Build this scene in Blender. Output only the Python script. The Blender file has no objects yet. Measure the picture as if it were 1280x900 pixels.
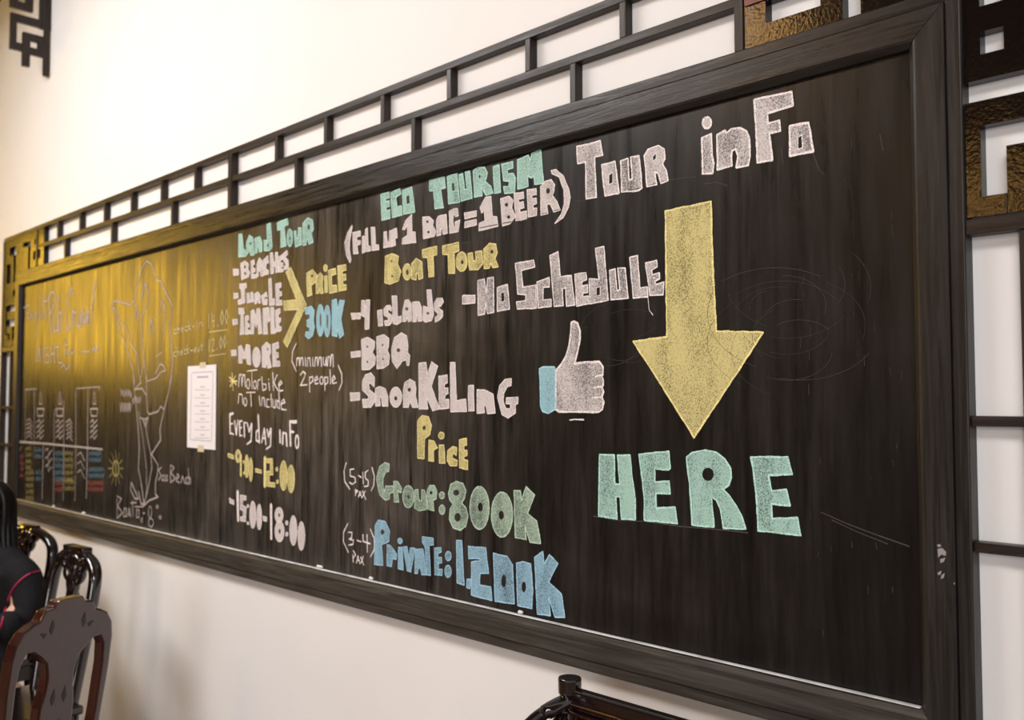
import bpy, bmesh, math, random
from math import sin, cos, pi, radians, sqrt
from mathutils import Vector, Matrix
from mathutils.geometry import tessellate_polygon
random.seed(7)
scene = bpy.context.scene
col = scene.collection

# ------------------------------------------------------------------ camera
F = 1150.0
PHI, TH = radians(44.9), radians(2.6)
CAM = Vector((0, -1.8, 1.65))
FW = Vector((-cos(PHI)*cos(TH), sin(PHI)*cos(TH), sin(TH)))
RT = FW.cross(Vector((0, 0, 1))).normalized()
UP = RT.cross(FW)
cd = bpy.data.cameras.new('camera'); cam = bpy.data.objects.new('camera', cd); col.objects.link(cam)
cd.sensor_width = 36.0; cd.lens = F*36.0/1280.0; cd.clip_start = .05
M = Matrix((RT, UP, -FW)).transposed().to_4x4(); M.translation = CAM
cam.matrix_world = M
cd.dof.use_dof = True; cd.dof.focus_distance = 2.05; cd.dof.aperture_fstop = 3.5
scene.camera = cam

# ------------------------------------------------------------------ world, lamps, exposure
w = bpy.data.worlds.new('world'); scene.world = w; w.use_nodes = True
w.node_tree.nodes['Background'].inputs[0].default_value = (1.0, .955, .93, 1)
w.node_tree.nodes['Background'].inputs[1].default_value = .6

def area(name, loc, sx, sy, power, colr, target):
    l = bpy.data.lights.new(name, 'AREA'); l.shape = 'RECTANGLE'; l.size = sx; l.size_y = sy
    l.energy = power; l.color = colr
    o = bpy.data.objects.new(name, l); col.objects.link(o); o.location = loc
    o.rotation_euler = (Vector(target)-Vector(loc)).to_track_quat('-Z', 'Y').to_euler()
    return o
area('ceiling_light_far', (-4.4, -2.5, 4.2), 2.6, 1.0, 205, (1, .97, .955), (-4.0, -1.2, 0))
area('ceiling_light_near', (1.1, -2.9, 4.2), 1.4, 1.0, 110, (1, .97, .96), (-1.2, -.6, .8))
area('front_fill', (1.2, -6.6, 2.2), 2.2, 2.8, 215, (1, .975, .97), (-3.5, 0, 1.2))  # added frontal fill lamp, spreads light evenly over the wall

scene.view_settings.view_transform = 'Standard'
scene.view_settings.look = 'None'
scene.view_settings.gamma = 1
scene.view_settings.use_curve_mapping = False
scene.view_settings.exposure = -0.18

# ------------------------------------------------------------------ helpers
def P(x, y, d=0.0):
    """ray through photo pixel met with the wall-parallel plane y = d (used to measure the board)"""
    v = FW + RT*((x-640)/F) + UP*((450-y)/F)
    s = (d-CAM.y)/v.y
    return CAM + v*s

def mesh(name, verts, faces, mats=(), fm=None, smooth=False):
    me = bpy.data.meshes.new(name); me.from_pydata([tuple(v) for v in verts], [], faces)
    for m in mats: me.materials.append(m)
    if fm: me.polygons.foreach_set('material_index', fm)
    if smooth: me.polygons.foreach_set('use_smooth', [True]*len(me.polygons))
    me.update(); return me
def link(name, me, parent=None, label=None):
    o = bpy.data.objects.new(name, me); col.objects.link(o)
    if parent: o.parent = parent
    if label: o['label'] = label
    return o
def bmobj(name, bm, mat, parent=None, label=None, smooth=False, bevel=0, seg=2):
    bmesh.ops.recalc_face_normals(bm, faces=bm.faces)
    me = bpy.data.meshes.new(name); bm.to_mesh(me); bm.free(); me.materials.append(mat)
    if smooth: me.polygons.foreach_set('use_smooth', [True]*len(me.polygons))
    o = link(name, me, parent, label)
    if bevel:
        m = o.modifiers.new('bevel', 'BEVEL'); m.width = bevel; m.segments = seg; m.limit_method = 'ANGLE'
    return o
def empty(name, loc, label, cat, rz=0, group=None):
    o = bpy.data.objects.new(name, None); col.objects.link(o); o.empty_display_size = .1
    o.location = loc; o.rotation_euler.z = rz; o['label'] = label; o['category'] = cat
    if group: o['group'] = group
    return o
def box(bm, x0, x1, y0, y1, z0, z1):
    vs = [bm.verts.new((x, y, z)) for x in (x0, x1) for y in (y0, y1) for z in (z0, z1)]
    for f in ((0,1,3,2),(4,6,7,5),(0,4,5,1),(2,3,7,6),(0,2,6,4),(1,5,7,3)):
        bm.faces.new([vs[i] for i in f])
def boxobj(name, b, mat, parent=None, label=None, bevel=0):
    bm = bmesh.new(); box(bm, *b); return bmobj(name, bm, mat, parent, label, bevel=bevel)
def tube(bm, pts, rad, n=10, cap=True):
    """tube through pts; rad a number, list or (ra, rb) pairs"""
    pts = [Vector(p) for p in pts]; rings = []
    for i, p in enumerate(pts):
        t = (pts[min(i+1, len(pts)-1)]-pts[max(i-1, 0)]).normalized()
        ref = Vector((0, 1, 0)) if abs(t.y) < .9 else Vector((1, 0, 0))
        a = t.cross(ref).normalized(); b = t.cross(a)
        r = rad[i] if isinstance(rad, list) else rad
        ra, rb = r if isinstance(r, (list, tuple)) else (r, r)
        rings.append([bm.verts.new(p + a*ra*cos(2*pi*k/n) + b*rb*sin(2*pi*k/n)) for k in range(n)])
    for i in range(len(rings)-1):
        for k in range(n):
            bm.faces.new((rings[i][k], rings[i][(k+1)%n], rings[i+1][(k+1)%n], rings[i+1][k]))
    if cap: bm.faces.new(rings[0]); bm.faces.new(rings[-1][::-1])
def smoothpts(pts, n=4):
    pts = [Vector(p) for p in pts]; out = []
    for i in range(len(pts)-1):
        p0, p1, p2, p3 = pts[max(i-1,0)], pts[i], pts[i+1], pts[min(i+2, len(pts)-1)]
        for k in range(n):
            t = k/n
            out.append(.5*((2*p1)+(p2-p0)*t+(2*p0-5*p1+4*p2-p3)*t*t+(3*p1-p0-3*p2+p3)*t**3))
    out.append(pts[-1]); return out
def blob(bm, c, r, rot=None, u=12, v=8):
    m = Matrix.Translation(c) @ (rot.to_matrix().to_4x4() if rot else Matrix()) @ Matrix.Diagonal((r[0], r[1], r[2], 1))
    bmesh.ops.create_uvsphere(bm, u_segments=u, v_segments=v, radius=1, matrix=m)

# ------------------------------------------------------------------ materials
def mat(name, c, rough=.5, spec=.5, metal=0, coat=0, coat_rough=.05, emit=None, es=0):
    m = bpy.data.materials.new(name); m.use_nodes = True
    b = m.node_tree.nodes['Principled BSDF']
    b.inputs['Base Color'].default_value = (*c, 1); b.inputs['Roughness'].default_value = rough
    b.inputs['Specular IOR Level'].default_value = spec; b.inputs['Metallic'].default_value = metal
    b.inputs['Coat Weight'].default_value = coat; b.inputs['Coat Roughness'].default_value = coat_rough
    if emit: b.inputs['Emission Color'].default_value = (*emit, 1); b.inputs['Emission Strength'].default_value = es
    return m
class N:
    def __init__(s, m): s.t = m.node_tree; s.b = s.t.nodes['Principled BSDF']; s.co = s.t.nodes.new('ShaderNodeTexCoord').outputs['Object']
    def noise(s, scale, detail=3, sc=(1,1,1), rough=.55, dist=0):
        mp = s.t.nodes.new('ShaderNodeMapping'); mp.inputs['Scale'].default_value = sc
        s.t.links.new(s.co, mp.inputs[0])
        n = s.t.nodes.new('ShaderNodeTexNoise'); n.inputs['Scale'].default_value = scale
        n.inputs['Detail'].default_value = detail; n.inputs['Roughness'].default_value = rough
        n.inputs['Distortion'].default_value = dist
        s.t.links.new(mp.outputs[0], n.inputs['Vector']); return n.outputs['Fac']
    def ramp(s, v, stops):
        r = s.t.nodes.new('ShaderNodeValToRGB'); e = r.color_ramp.elements
        while len(e) < len(stops): e.new(.5)
        for el, (p, c) in zip(e, stops):
            el.position = p; el.color = (c, c, c, 1) if isinstance(c, (int, float)) else (*c, 1)
        s.t.links.new(v, r.inputs[0]); return r.outputs[0]
    def math(s, op, a, b):
        n = s.t.nodes.new('ShaderNodeMath'); n.operation = op
        for i, q in enumerate((a, b)):
            if isinstance(q, (int, float)): n.inputs[i].default_value = q
            else: s.t.links.new(q, n.inputs[i])
        return n.outputs[0]
    def mix(s, f, a, b):
        n = s.t.nodes.new('ShaderNodeMix'); n.data_type = 'RGBA'
        s.t.links.new(f, n.inputs[0])
        for i, q in ((6, a), (7, b)):
            if isinstance(q, tuple): n.inputs[i].default_value = (*q, 1)
            else: s.t.links.new(q, n.inputs[i])
        return n.outputs[2]
    def set(s, k, v): s.t.links.new(v, s.b.inputs[k])
    def bump(s, v, strength, dist=.002):
        n = s.t.nodes.new('ShaderNodeBump'); n.inputs['Strength'].default_value = strength; n.inputs['Distance'].default_value = dist
        s.t.links.new(v, n.inputs['Height']); s.set('Normal', n.outputs[0])

m_wall = mat('white_plaster', (.86, .835, .82), .6, .25)
n = N(m_wall); n.set('Base Color', n.ramp(n.noise(1.3, 4), [(.3, (.85, .83, .82)), (.7, (.89, .875, .865))])); n.bump(n.noise(60, 3), .08, .001)
m_ceil = mat('dark_wood_ceiling', (.035, .022, .016), .6)
m_floor = mat('dark_floor_tile', (.16, .09, .06), .35)
m_dark_panel = mat('dark_wood_panelling', (.02, .014, .011), .5)

def wood(name, axis, base=(.015, .0125, .011), hi=(.038, .033, .03), rough=.36, bump=.2, lump=0):
    m = mat(name, base, rough, .26); n = N(m)
    sc = {'x': (.6, 14, 14), 'z': (14, 14, .6), 'y': (14, .6, 14)}[axis]
    g = n.noise(6, 5, sc, .65, 1.2); f = n.noise(2.2, 3, sc, .6, 2.5)
    v = n.math('MULTIPLY', g, f)
    n.set('Base Color', n.ramp(v, [(.14, base), (.30, tuple((a+b)/2 for a, b in zip(base, hi))), (.45, hi)]))
    n.set('Roughness', n.ramp(g, [(.3, rough-.1), (.7, rough+.15)]))
    n.bump(n.math('ADD', g, n.math('MULTIPLY', n.noise(22, 2, (.6, 1, 1)), lump)) if lump else g, bump, .002 if not lump else .004); return m
m_frame_h = wood('black_stained_wood_lengthwise', 'x', rough=.30, lump=1.2)
m_frame_v = wood('black_stained_wood_upright', 'z')
m_frame_dusty_lit = wood('dusty_toplit_black_wood', 'x', (.030, .026, .022), (.095, .084, .073), .5)  # bottom side: chalk dust plus light from above painted as a lighter tone
m_lat_h = wood('lattice_wood_rail', 'x', (.016, .011, .009), (.045, .033, .027), .38)
m_lat_v = wood('lattice_wood_post', 'z', (.016, .011, .009), (.045, .033, .027), .38)
m_lacq = mat('crackled_black_lacquer', (.005, .0035, .003), .17, .3)
n = N(m_lacq); n.bump(n.math('ADD', n.noise(30, 3), n.noise(140, 2)), .14, .003)

m_board = mat('blackboard_paint', (.014, .012, .011), .36, .22)
n = N(m_board)
streak = n.noise(7, 4, (3.4, 1, .28), .6, .15)
fine = n.noise(38, 3, (2.2, 1, .22), .6)
broad = n.noise(1.5, 4, (1, 1, 1.3), .6, .8)
sep = n.t.nodes.new('ShaderNodeSeparateXYZ'); n.t.links.new(n.co, sep.inputs[0])
mr = n.ramp(n.math('MULTIPLY', n.math('ADD', sep.outputs['X'], 6.2), 1/5.6), [(0, .12), (.30, .3), (.45, .75), (.70, .85), (.80, .25), (1, .07)])
dust = n.math('MULTIPLY', n.math('MULTIPLY', n.math('ADD', n.ramp(streak, [(.3, 0), (.75, 1)]), n.math('MULTIPLY', n.ramp(fine, [(.4, 0), (.8, 1)]), .6)), n.ramp(broad, [(.3, .25), (.65, 1)])), mr)
specks = n.ramp(n.noise(120, 2), [(.74, 0), (.82, .5)])
dust = n.math('ADD', dust, n.math('MULTIPLY', specks, .25))
n.set('Base Color', n.mix(dust, (.009, .0075, .0065), (.125, .108, .096)))
n.set('Roughness', n.ramp(streak, [(.3, .22), (.7, .42)]))
n.bump(n.math('ADD', streak, n.math('MULTIPLY', fine, .4)), .15, .003)

def chalk(name, c, dens=.55):
    f = mat(name+'_fill', c, .95, .1); n = N(f)
    g = n.noise(330, 2, (1, 1, .8), .7); h = n.noise(16, 4, (1, 1, .3))
    v = n.math('ADD', n.math('MULTIPLY', g, .65), n.math('MULTIPLY', h, .42))
    k = n.ramp(v, [(.45-.12*dens, 0), (.62-.12*dens, 1)])
    n.set('Base Color', n.mix(k, tuple(q*.16+.012 for q in c), tuple(q*.78 for q in c)))
    l = mat(name+'_line', tuple(min(1, q*1.12) for q in c), .95, .1); n = N(l)
    n.set('Base Color', n.mix(n.ramp(n.noise(420, 2), [(.33, 0), (.5, 1)]), tuple(q*.45 for q in c), tuple(min(1, q*1.12) for q in c)))
    return (f, l)
WHITE = chalk('white_chalk', (.86, .79, .78), .2)
SOLID = chalk('white_chalk_dense', (.84, .76, .745), .9)
GREEN = chalk('green_chalk', (.50, .78, .68), .55)
BLUE = chalk('blue_chalk', (.37, .62, .79), .45)
YELL = chalk('yellow_chalk', (.84, .73, .32), .5)
SKY = chalk('light_blue_chalk', (.42, .70, .80), .9)
PALEG = chalk('pale_green_chalk', (.50, .66, .52), .2)
m_faint = mat('faint_chalk', (.072, .065, .06), .9, .1)
m_faint2 = mat('faded_chalk', (.42, .36, .34), .9, .1)
m_redch = mat('red_chalk', (.30, .07, .06), .9, .1)
m_bluech = mat('dull_blue_chalk', (.10, .19, .25), .9, .1)
m_yelch = mat('dull_yellow_chalk', (.30, .25, .09), .9, .1)
m_ledge_pale = mat('dusty_highlit_ledge', (.52, .49, .46), .55, .4)
n = N(m_ledge_pale); n.set('Base Color', n.ramp(n.noise(14, 3, (1, 1, 1)), [(.3, (.55, .52, .5)), (.6, (.9, .89, .87))]))
m_chalkstick = mat('white_chalk_stick', (.9, .88, .86), .9, .1)
m_paper = mat('paper', (.86, .82, .84), .7, .2)
m_ink = mat('grey_print', (.42, .40, .44), .8, .1)
m_tape = mat('masking_tape', (.66, .58, .40), .6, .3)
m_lacquer = mat('red_brown_lacquer', (.030, .0075, .0055), .22, .6, coat=.6)
n = N(m_lacquer); n.set('Base Color', n.ramp(n.noise(5, 4, (8, 8, 1), .6, 1.5), [(.3, (.014, .005, .004)), (.7, (.055, .013, .008))]))
m_lacquer_dk = mat('near_black_lacquer', (.009, .0045, .004), .16, .6, coat=.6)
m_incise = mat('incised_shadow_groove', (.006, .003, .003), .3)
m_skin = mat('skin', (.62, .37, .26), .5, .4)
m_hair = mat('black_hair', (.005, .004, .004), .3, .35)
n = N(m_hair); n.bump(n.noise(60, 3, (6, 6, .3)), .4, .004)
m_jacket = mat('black_jacket_cloth', (.012, .011, .013), .85, .2)
m_piping = mat('crimson_piping', (.32, .012, .06), .6)
m_trouser = mat('dark_trousers', (.02, .02, .028), .85, .2)
m_amber = mat('amber_glass_lit', (.6, .3, .03), .3, emit=(1.0, .58, .05), es=13.0)
m_lantern = mat('lantern_shade_lit', (.8, .4, .1), .5, emit=(1.0, .52, .14), es=45.0)
m_lampdiff = mat('lamp_diffuser', (.9, .9, .9), .5)

# ------------------------------------------------------------------ room
WY = .02
def struct(name, b, m):
    o = boxobj(name, b, m); o['kind'] = 'structure'; return o
struct('wall_back', (-9.6, 2.4, WY, WY+.15, 0, 4.3), m_wall)
struct('floor', (-9.6, 2.4, -7.15, WY+.15, -.1, 0), m_floor)
struct('ceiling', (-9.6, 2.4, -7.15, WY+.15, 4.3, 4.4), m_ceil)
# far left wall with the amber window opening 
bm = bmesh.new()
for b in ((-9.6, -9.5, -7.15, -3.5, 0, 4.3), (-9.6, -9.5, -1.2, WY, 0, 4.3), (-9.6, -9.5, -3.5, -1.2, 0, 1.95), (-9.6, -9.5, -3.5, -1.2, 3.3, 4.3)): box(bm, *b)
o = bmobj('wall_left', bm, m_dark_panel); o['kind'] = 'structure'
bm = bmesh.new()
for y in (-3.5, -2.75, -2.0, -1.25): box(bm, -9.56, -9.46, y, y+.05, 1.95, 3.3)
for z in (1.95, 2.6, 3.25): box(bm, -9.555, -9.465, -3.5, -1.2, z, z+.05)
win = bmobj('window_1', bm, m_lat_v); win['kind'] = 'structure'
for y0, y1 in ((-3.45, -2.75), (-2.70, -2.0), (-1.95, -1.25)):
    for z0, z1 in ((2.0, 2.6), (2.65, 3.25)):
        boxobj('pane', (-9.52, -9.51, y0, y1, z0, z1), m_amber, win)
# wall opposite: dark panelling below
struct('wall_front', (-9.6, 2.4, -7.15, -7.0, 0, 4.3), m_dark_panel)

# ------------------------------------------------------------------ blackboard
X0, X1, Z0, Z1 = -5.95, -.702, 1.074, 2.334
bb = empty('blackboard', (0, 0, 0), 'long wall-mounted blackboard in a wide black wooden frame, covered in coloured chalk tour prices', 'blackboard')
boxobj('board_panel', (X0-.03, X1+.03, 0, .015, Z0-.03, Z1+.03), m_board, bb)
def ring(profile, name, label=None):
    """mitred frame sides: profile = [(outward offset, y)]"""
    def corner(i, u):
        return ((X0-u if i in (0, 3) else X1+u), (Z0-u if i in (0, 1) else Z1+u))
    for i, m in ((0, m_frame_dusty_lit), (1, m_frame_v), (2, m_frame_h), (3, m_frame_v)):
        bm = bmesh.new(); j = (i+1) % 4; A = []; B = []
        for u, y in profile:
            x, z = corner(i, u); A.append(bm.verts.new((x, y, z)))
            x, z = corner(j, u); B.append(bm.verts.new((x, y, z)))
        k = len(profile)
        for q in range(k): bm.faces.new((A[q], A[(q+1)%k], B[(q+1)%k], B[q]))
        bm.faces.new(A); bm.faces.new(B[::-1])
        bmobj(name, bm, m, bb, label, bevel=.0012, seg=1)
ring([(0, .0), (0, -.009), (.011, -.021), (.016, -.023), (.069, -.023), (.0695, -.02), (.0695, .02)], 'frame_rail')
ring([(.0708, .02), (.0708, -.017), (.0718, -.018), (.096, -.018), (.098, -.016), (.098, .02)], 'edge_moulding')
# chalk-dusted lip along the bottom, its bright highlight put into the pale colour
bm = bmesh.new()
tube(bm, [(X0+.002, -.0115, Z0+.001), (X1-.002, -.0115, Z0+.001)], (.0016, .008), 10)
bmobj('chalk_ledge', bm, m_ledge_pale, bb, 'thin chalk-dusted ledge with a painted pale highlight along the bottom of the board', smooth=True)

# chalk work: every outline is measured on the board plane and laid on the board as a film of chalk
def ell(cx, cy, rx, ry, n=16): return [(cx+rx*cos(2*pi*k/n), cy+ry*sin(2*pi*k/n)) for k in range(n)]
class Chalk:
    def __init__(s): s.v = []; s.f = []; s.m = []
    def tri(s, pts, tris, mi):
        b = len(s.v); s.v += pts
        for t in tris: s.f.append(tuple(b+q for q in t)); s.m.append(mi)
    def strip(s, pts, wd, mi, closed=False, off=.0014, jit=.0):
        n = len(pts)
        segs = range(n if closed else n-1)
        for i in segs:
            a = pts[i]; b = pts[(i+1) % n]; d = Vector((b.x-a.x, 0, b.z-a.z)); L = d.length
            if L < 1e-6: continue
            d /= L; q = Vector((-d.z, 0, d.x)); w1 = wd*.5*(1+random.uniform(-jit, jit)); w2 = wd*.5*(1+random.uniform(-jit, jit))
            e = d*wd*.3; o = Vector((0, -off-random.random()*.00006, 0))
            k = len(s.v)
            s.v += [a-e+q*w1*.6+o, a-e*1.6+o, a-e-q*w1*.6+o, a-q*w1+o, b-q*w2+o, b+e-q*w2*.6+o, b+e*1.6+o, b+e+q*w2*.6+o, b+q*w2+o, a+q*w1+o]
            s.f.append(tuple(range(k, k+10))); s.m.append(mi)
    def build(s, name, mats, label=None, parent=None):
        me = mesh(name, s.v, s.f, mats, s.m)
        return link(name, me, parent or bb, label)
def parse(tok, T):
    ox, oy, sc = T
    if tok.startswith('E'):
        a = [float(q) for q in tok[1:].split()]; pts = ell(*a[:4], int(a[4]) if len(a) > 4 else 16)
    else:
        pts = [tuple(float(c) for c in q.split(',')) for q in tok.split()]
    return [P(ox+x/sc, oy+y/sc) for x, y in pts]
def chalk_word(label, pal, T, items, lw=.0036, name='chalk_lettering'):
    """items: 'x,y x,y ... | hole | hole' filled shapes, or 'S w x,y ...' chalk strokes (w in mm)"""
    c = Chalk()
    for it in items:
        if it.startswith('S'):
            _, wd, rest = it.split(' ', 2)
            pts = parse(rest, T); closed = rest.startswith('E')
            c.strip(pts, float(wd)/1000, 1, closed, jit=.25); continue
        loops = [parse(q.strip(), T) for q in it.split('|')]
        for li in range(1, len(loops)):
            cc = sum(loops[li], Vector())/len(loops[li]); loops[li] = [cc+(p-cc)*1.3 for p in loops[li]]
        tris = tessellate_polygon([[Vector((p.x, p.z, 0)) for p in L] for L in loops])
        flat = [p+Vector((0, -.0007, 0)) for L in loops for p in L]
        c.tri(flat, [t for t in tris], 0)
        for li, L in enumerate(loops):
            if li and it.split('|')[li].strip().startswith('E'): continue
            # subdivide the outline so that it wavers like a hand-drawn chalk line
            q = []
            for i in range(len(L)):
                a, b = L[i], L[(i+1) % len(L)]; k = max(1, int((b-a).length/.016))
                for j in range(k):
                    p = a.lerp(b, j/k)
                    if j: p = p + Vector((random.uniform(-1, 1), 0, random.uniform(-1, 1)))*.0007
                    q.append(p)
            c.strip(q, lw if not li else lw*.5, 1, True, jit=.3)
    return c.build(name, list(pal), label)

CA = (740, 550, 6.92); CB = (870, 550, 6.92)
chalk_word('mint green block capitals reading HERE', GREEN, (0, 0, 1), [
 '749.8,568 768.2,568.8 768.9,604.9 775.4,605.6 772.5,569 788,569 789.9,591.9 794.2,622.2 794.6,649.4 777.3,648.8 775.3,620.8 770.3,620.5 771.8,648.8 748.7,644.6',
 '799,568 836.5,564.2 838.3,584.7 836.1,587.3 818.8,585.8 818.8,602.7 836.8,601.3 838.3,617.2 820.2,616.5 820.9,635.3 844.3,634.1 847.2,654.3 805.8,650 805.8,622.3 802.1,590.5',
 '858.5,571.7 865.7,565.9 881.6,562.7 896,565.6 906,573.8 913.4,584.7 914.5,596.2 911.2,606.4 904,611.4 911.9,619.4 919.9,630.9 927,644 932.4,661.3 904.7,660.1 901.1,636.7 896,625.1 889.9,621.1 892.8,658.4 865.7,656.2 862.8,607.8|E885.2 592.9 5.6 6.4 14',
 '939,571.4 984.9,571 990.7,593 961,594.1 964.7,613.6 983.4,612.1 987.8,632 964.7,629.5 965.4,648.3 997.2,647.1 1001.2,669.2 948,663.4 946.6,630.9 943,594'], .0042)
chalk_word('tall yellow chalk arrow pointing down to HERE', YELL, (0, 0, 1), [
 '832,264 889,252 891,320 895.5,414 954,415.5 911,482 868,547 829,484 792,427 834,421 833,340'], .0046, 'chalk_arrow')
chalk_word('white chalk heading word TOUR at the top', WHITE, (700, 110, 6), [
 '130,438 200,425 305,395 322,505 262,518 270,700 275,820 200,832 195,555 135,568',
 '315,578 415,552 430,670 445,790 340,808 325,680|372,660 395,645 395,705 372,715',
 '458,548 512,528 520,690 545,685 532,520 595,510 610,640 618,750 590,770 465,780',
 '635,510 665,460 740,432 785,460 790,530 770,570 800,620 812,695 760,715 738,640 712,630 728,725 655,740 645,600|698,520 720,495 722,525 705,545'], .0042)
chalk_word('white chalk heading word INFO at the top right', WHITE, (860, 100, 6.43), [
 'E155 345 35 45', '115,465 190,435 195,600 210,680 200,750 120,755',
 '235,445 300,405 310,430 350,395 420,385 475,415 495,470 500,620 485,688 392,705 405,610 385,555 355,570 350,620 355,690 240,722',
 '535,160 835,95 845,205 640,270 645,350 735,325 745,410 655,430 680,645 560,665 550,400',
 '820,370 970,345 1010,575 822,612|890,470 915,455 920,535 890,545'], .0048)
chalk_word('mint green chalk words ECO TOURISM', GREEN, (425, 230, 7.314), [
 '375,95 450,75 455,125 420,135 422,160 455,155 455,205 425,215 428,245 460,235 462,315 385,332',
 '468,80 548,40 560,90 515,120 525,210 565,200 572,285 480,308',
 '572,60 660,28 675,140 688,258 585,278|612,120 635,110 638,170 615,178'], .003)
chalk_word('mint green chalk letters TOUR of ECO TOURISM', GREEN, (420, 180, 4.267), [
 '500,195 580,175 585,235 560,240 575,340 530,345 522,250 500,250',
 '595,175 648,158 662,310 602,320|620,215 632,210 635,245 622,248',
 '658,165 678,158 688,245 700,240 690,150 715,145 728,290 670,305'], .003)
chalk_word('mint green chalk letters RISM of ECO TOURISM', GREEN, (590, 180, 7.5), [
 '15,250 60,220 120,220 148,270 135,330 125,350 180,400 200,460 135,480 105,430 92,410 100,485 25,500|65,300 80,285 85,310 70,325',
 '200,215 258,195 265,330 272,455 215,465',
 '280,190 385,165 388,225 335,240 340,280 390,275 410,320 405,455 310,465 298,400 345,400 355,350 300,345',
 '428,150 530,105 550,150 565,88 648,55 660,200 675,368 590,380 583,300 560,320 525,300 530,398 432,425'], .003)
chalk_word('white chalk words (FILL UP 1 BAG= under ECO TOURISM', SOLID, (425, 230, 7.314), [
 '115,375 70,450 45,540 60,650 95,720 105,690 90,600 92,520 115,400',
 '118,445 190,430 192,475 155,485 160,520 190,515 190,550 160,560 170,635 125,640',
 '205,480 225,475 228,625 205,632', '235,415 255,400 262,570 280,570 285,610 230,618',
 '285,400 322,395 328,555 358,560 360,600 295,608',
 '405,440 430,435 435,530 450,525 455,430 478,425 482,570 402,585',
 '480,420 520,405 528,490 505,500 512,560 482,570',
 '660,275 662,440 690,440 698,535 570,550 575,500 620,470 618,370 595,420 575,415 600,340',
 '758,305 820,300 860,340 850,380 882,430 865,480 765,502|E800 345 9 10 8|E810 440 9 10 8',
 '885,330 900,295 975,280 985,450 945,460 940,410 925,410 925,465 888,475',
 '1000,250 1050,225 1078,225 1085,290 1060,300 1045,270 1035,330 1045,400 1060,390 1055,350 1100,330 1085,435 1005,450',
 '1140,265 1250,245 1250,295 1145,320', '1145,345 1250,325 1250,375 1145,400'], .0026)
chalk_word('white chalk words 1 BEER) under ECO TOURISM', SOLID, (590, 180, 7.5), [
 '130,500 180,490 195,680 235,680 248,770 68,815 70,745 125,720 115,620 95,650 78,595',
 '270,515 350,490 390,530 375,600 410,680 360,750 290,770|E325 570 12 14 8|E345 685 12 14 8',
 '398,465 485,450 488,510 440,520 445,550 485,540 490,600 450,610 455,640 515,630 515,700 415,720',
 '520,430 605,418 608,475 565,480 570,515 605,508 610,560 575,570 580,605 612,600 608,670 530,685',
 '645,400 690,350 745,335 778,380 770,450 755,480 800,540 832,620 770,638 735,560 705,570 715,652 650,668|E715 440 14 22 8',
 '745,250 790,240 860,300 910,420 925,500 910,590 860,690 780,745 840,660 870,560 865,430 820,310 755,280'], .0026)
chalk_word('yellow chalk words BOAT TOUR', YELL, (420, 180, 4.267), [
 '265,600 300,585 335,600 330,640 348,680 335,730 290,748 262,740|E298 625 4 5 8|E300 705 4 5 8',
 'E381 682 23 43|E381 684 6 12 8', '405,640 430,610 460,630 465,715 443,722 440,690 430,690 430,725 405,720',
 '462,565 540,545 540,590 520,598 525,705 497,710 490,605 465,605',
 '570,545 655,525 658,570 632,580 635,690 603,690 600,590 572,590',
 'E672 628 30 52|E674 630 6 9 8', '705,585 730,580 735,625 750,620 745,575 780,570 785,640 760,670 715,672',
 '790,560 820,530 855,535 862,580 850,610 868,655 838,660 828,635 820,662 792,665|E832 575 7 8 8'], .003)
chalk_word('white chalk dash and word NO before SCHEDULE', WHITE, (560, 280, 3.46), [
 '65,310 118,308 118,342 65,346', '130,245 158,238 168,300 172,235 198,230 200,382 172,388 165,340 160,390 132,395',
 '215,275 258,262 268,368 215,378|232,302 243,298 245,330 233,333'], .0034)
chalk_word('white chalk word SCHEDULE left of the arrow', WHITE, (640, 300, 6.4), [
 '30,188 175,160 185,215 78,245 90,378 195,360 198,545 45,552 38,495 112,485 115,440 50,432',
 '202,338 300,300 302,375 252,378 250,480 315,475 318,530 212,545',
 '305,125 372,95 390,295 478,285 505,520 440,530 432,385 405,388 412,525 340,532',
 '505,275 595,262 600,318 560,335 565,370 608,360 608,420 568,425 572,455 612,448 615,510 520,530',
 '620,310 700,315 670,68 738,52 772,482 625,512|680,390 705,382 705,435 682,440',
 '782,245 828,232 842,405 865,400 850,225 908,225 932,465 795,478',
 '945,140 1008,125 1025,385 1085,375 1090,455 972,465',
 '1070,185 1160,162 1165,215 1120,240 1125,280 1180,262 1185,310 1145,330 1155,358 1218,335 1212,438 1105,443',
 'S 1.5 1090,455 1100,560 1130,600'], .0034)
chalk_word('white chalk line reading - 4 ISLANDS', SOLID, (430, 350, 9), [
 '82,375 188,372 190,435 95,442', '200,232 235,232 240,340 250,225 295,225 285,550 240,555 240,420 195,395',
 '380,345 432,335 440,515 390,518',
 '450,330 480,290 520,285 540,320 535,350 500,325 500,370 545,400 545,470 515,510 465,510 455,460 500,455 500,420 455,395',
 '543,180 598,180 605,420 650,405 650,470 600,500 555,490',
 '665,340 690,230 730,220 760,270 765,460 730,470 715,420 700,465 665,470|E708 325 14 16 8',
 '772,250 850,245 875,310 880,460 835,465 825,370 815,470 778,470',
 '895,295 950,310 935,115 985,110 1012,400 990,455 920,475 890,450|E945 375 12 12 8',
 '1020,260 1050,205 1110,205 1125,245 1090,300 1070,280 1075,320 1115,350 1115,410 1080,450 1030,475 1030,420 1060,400 1055,370 1020,340'], .0026)
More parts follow.
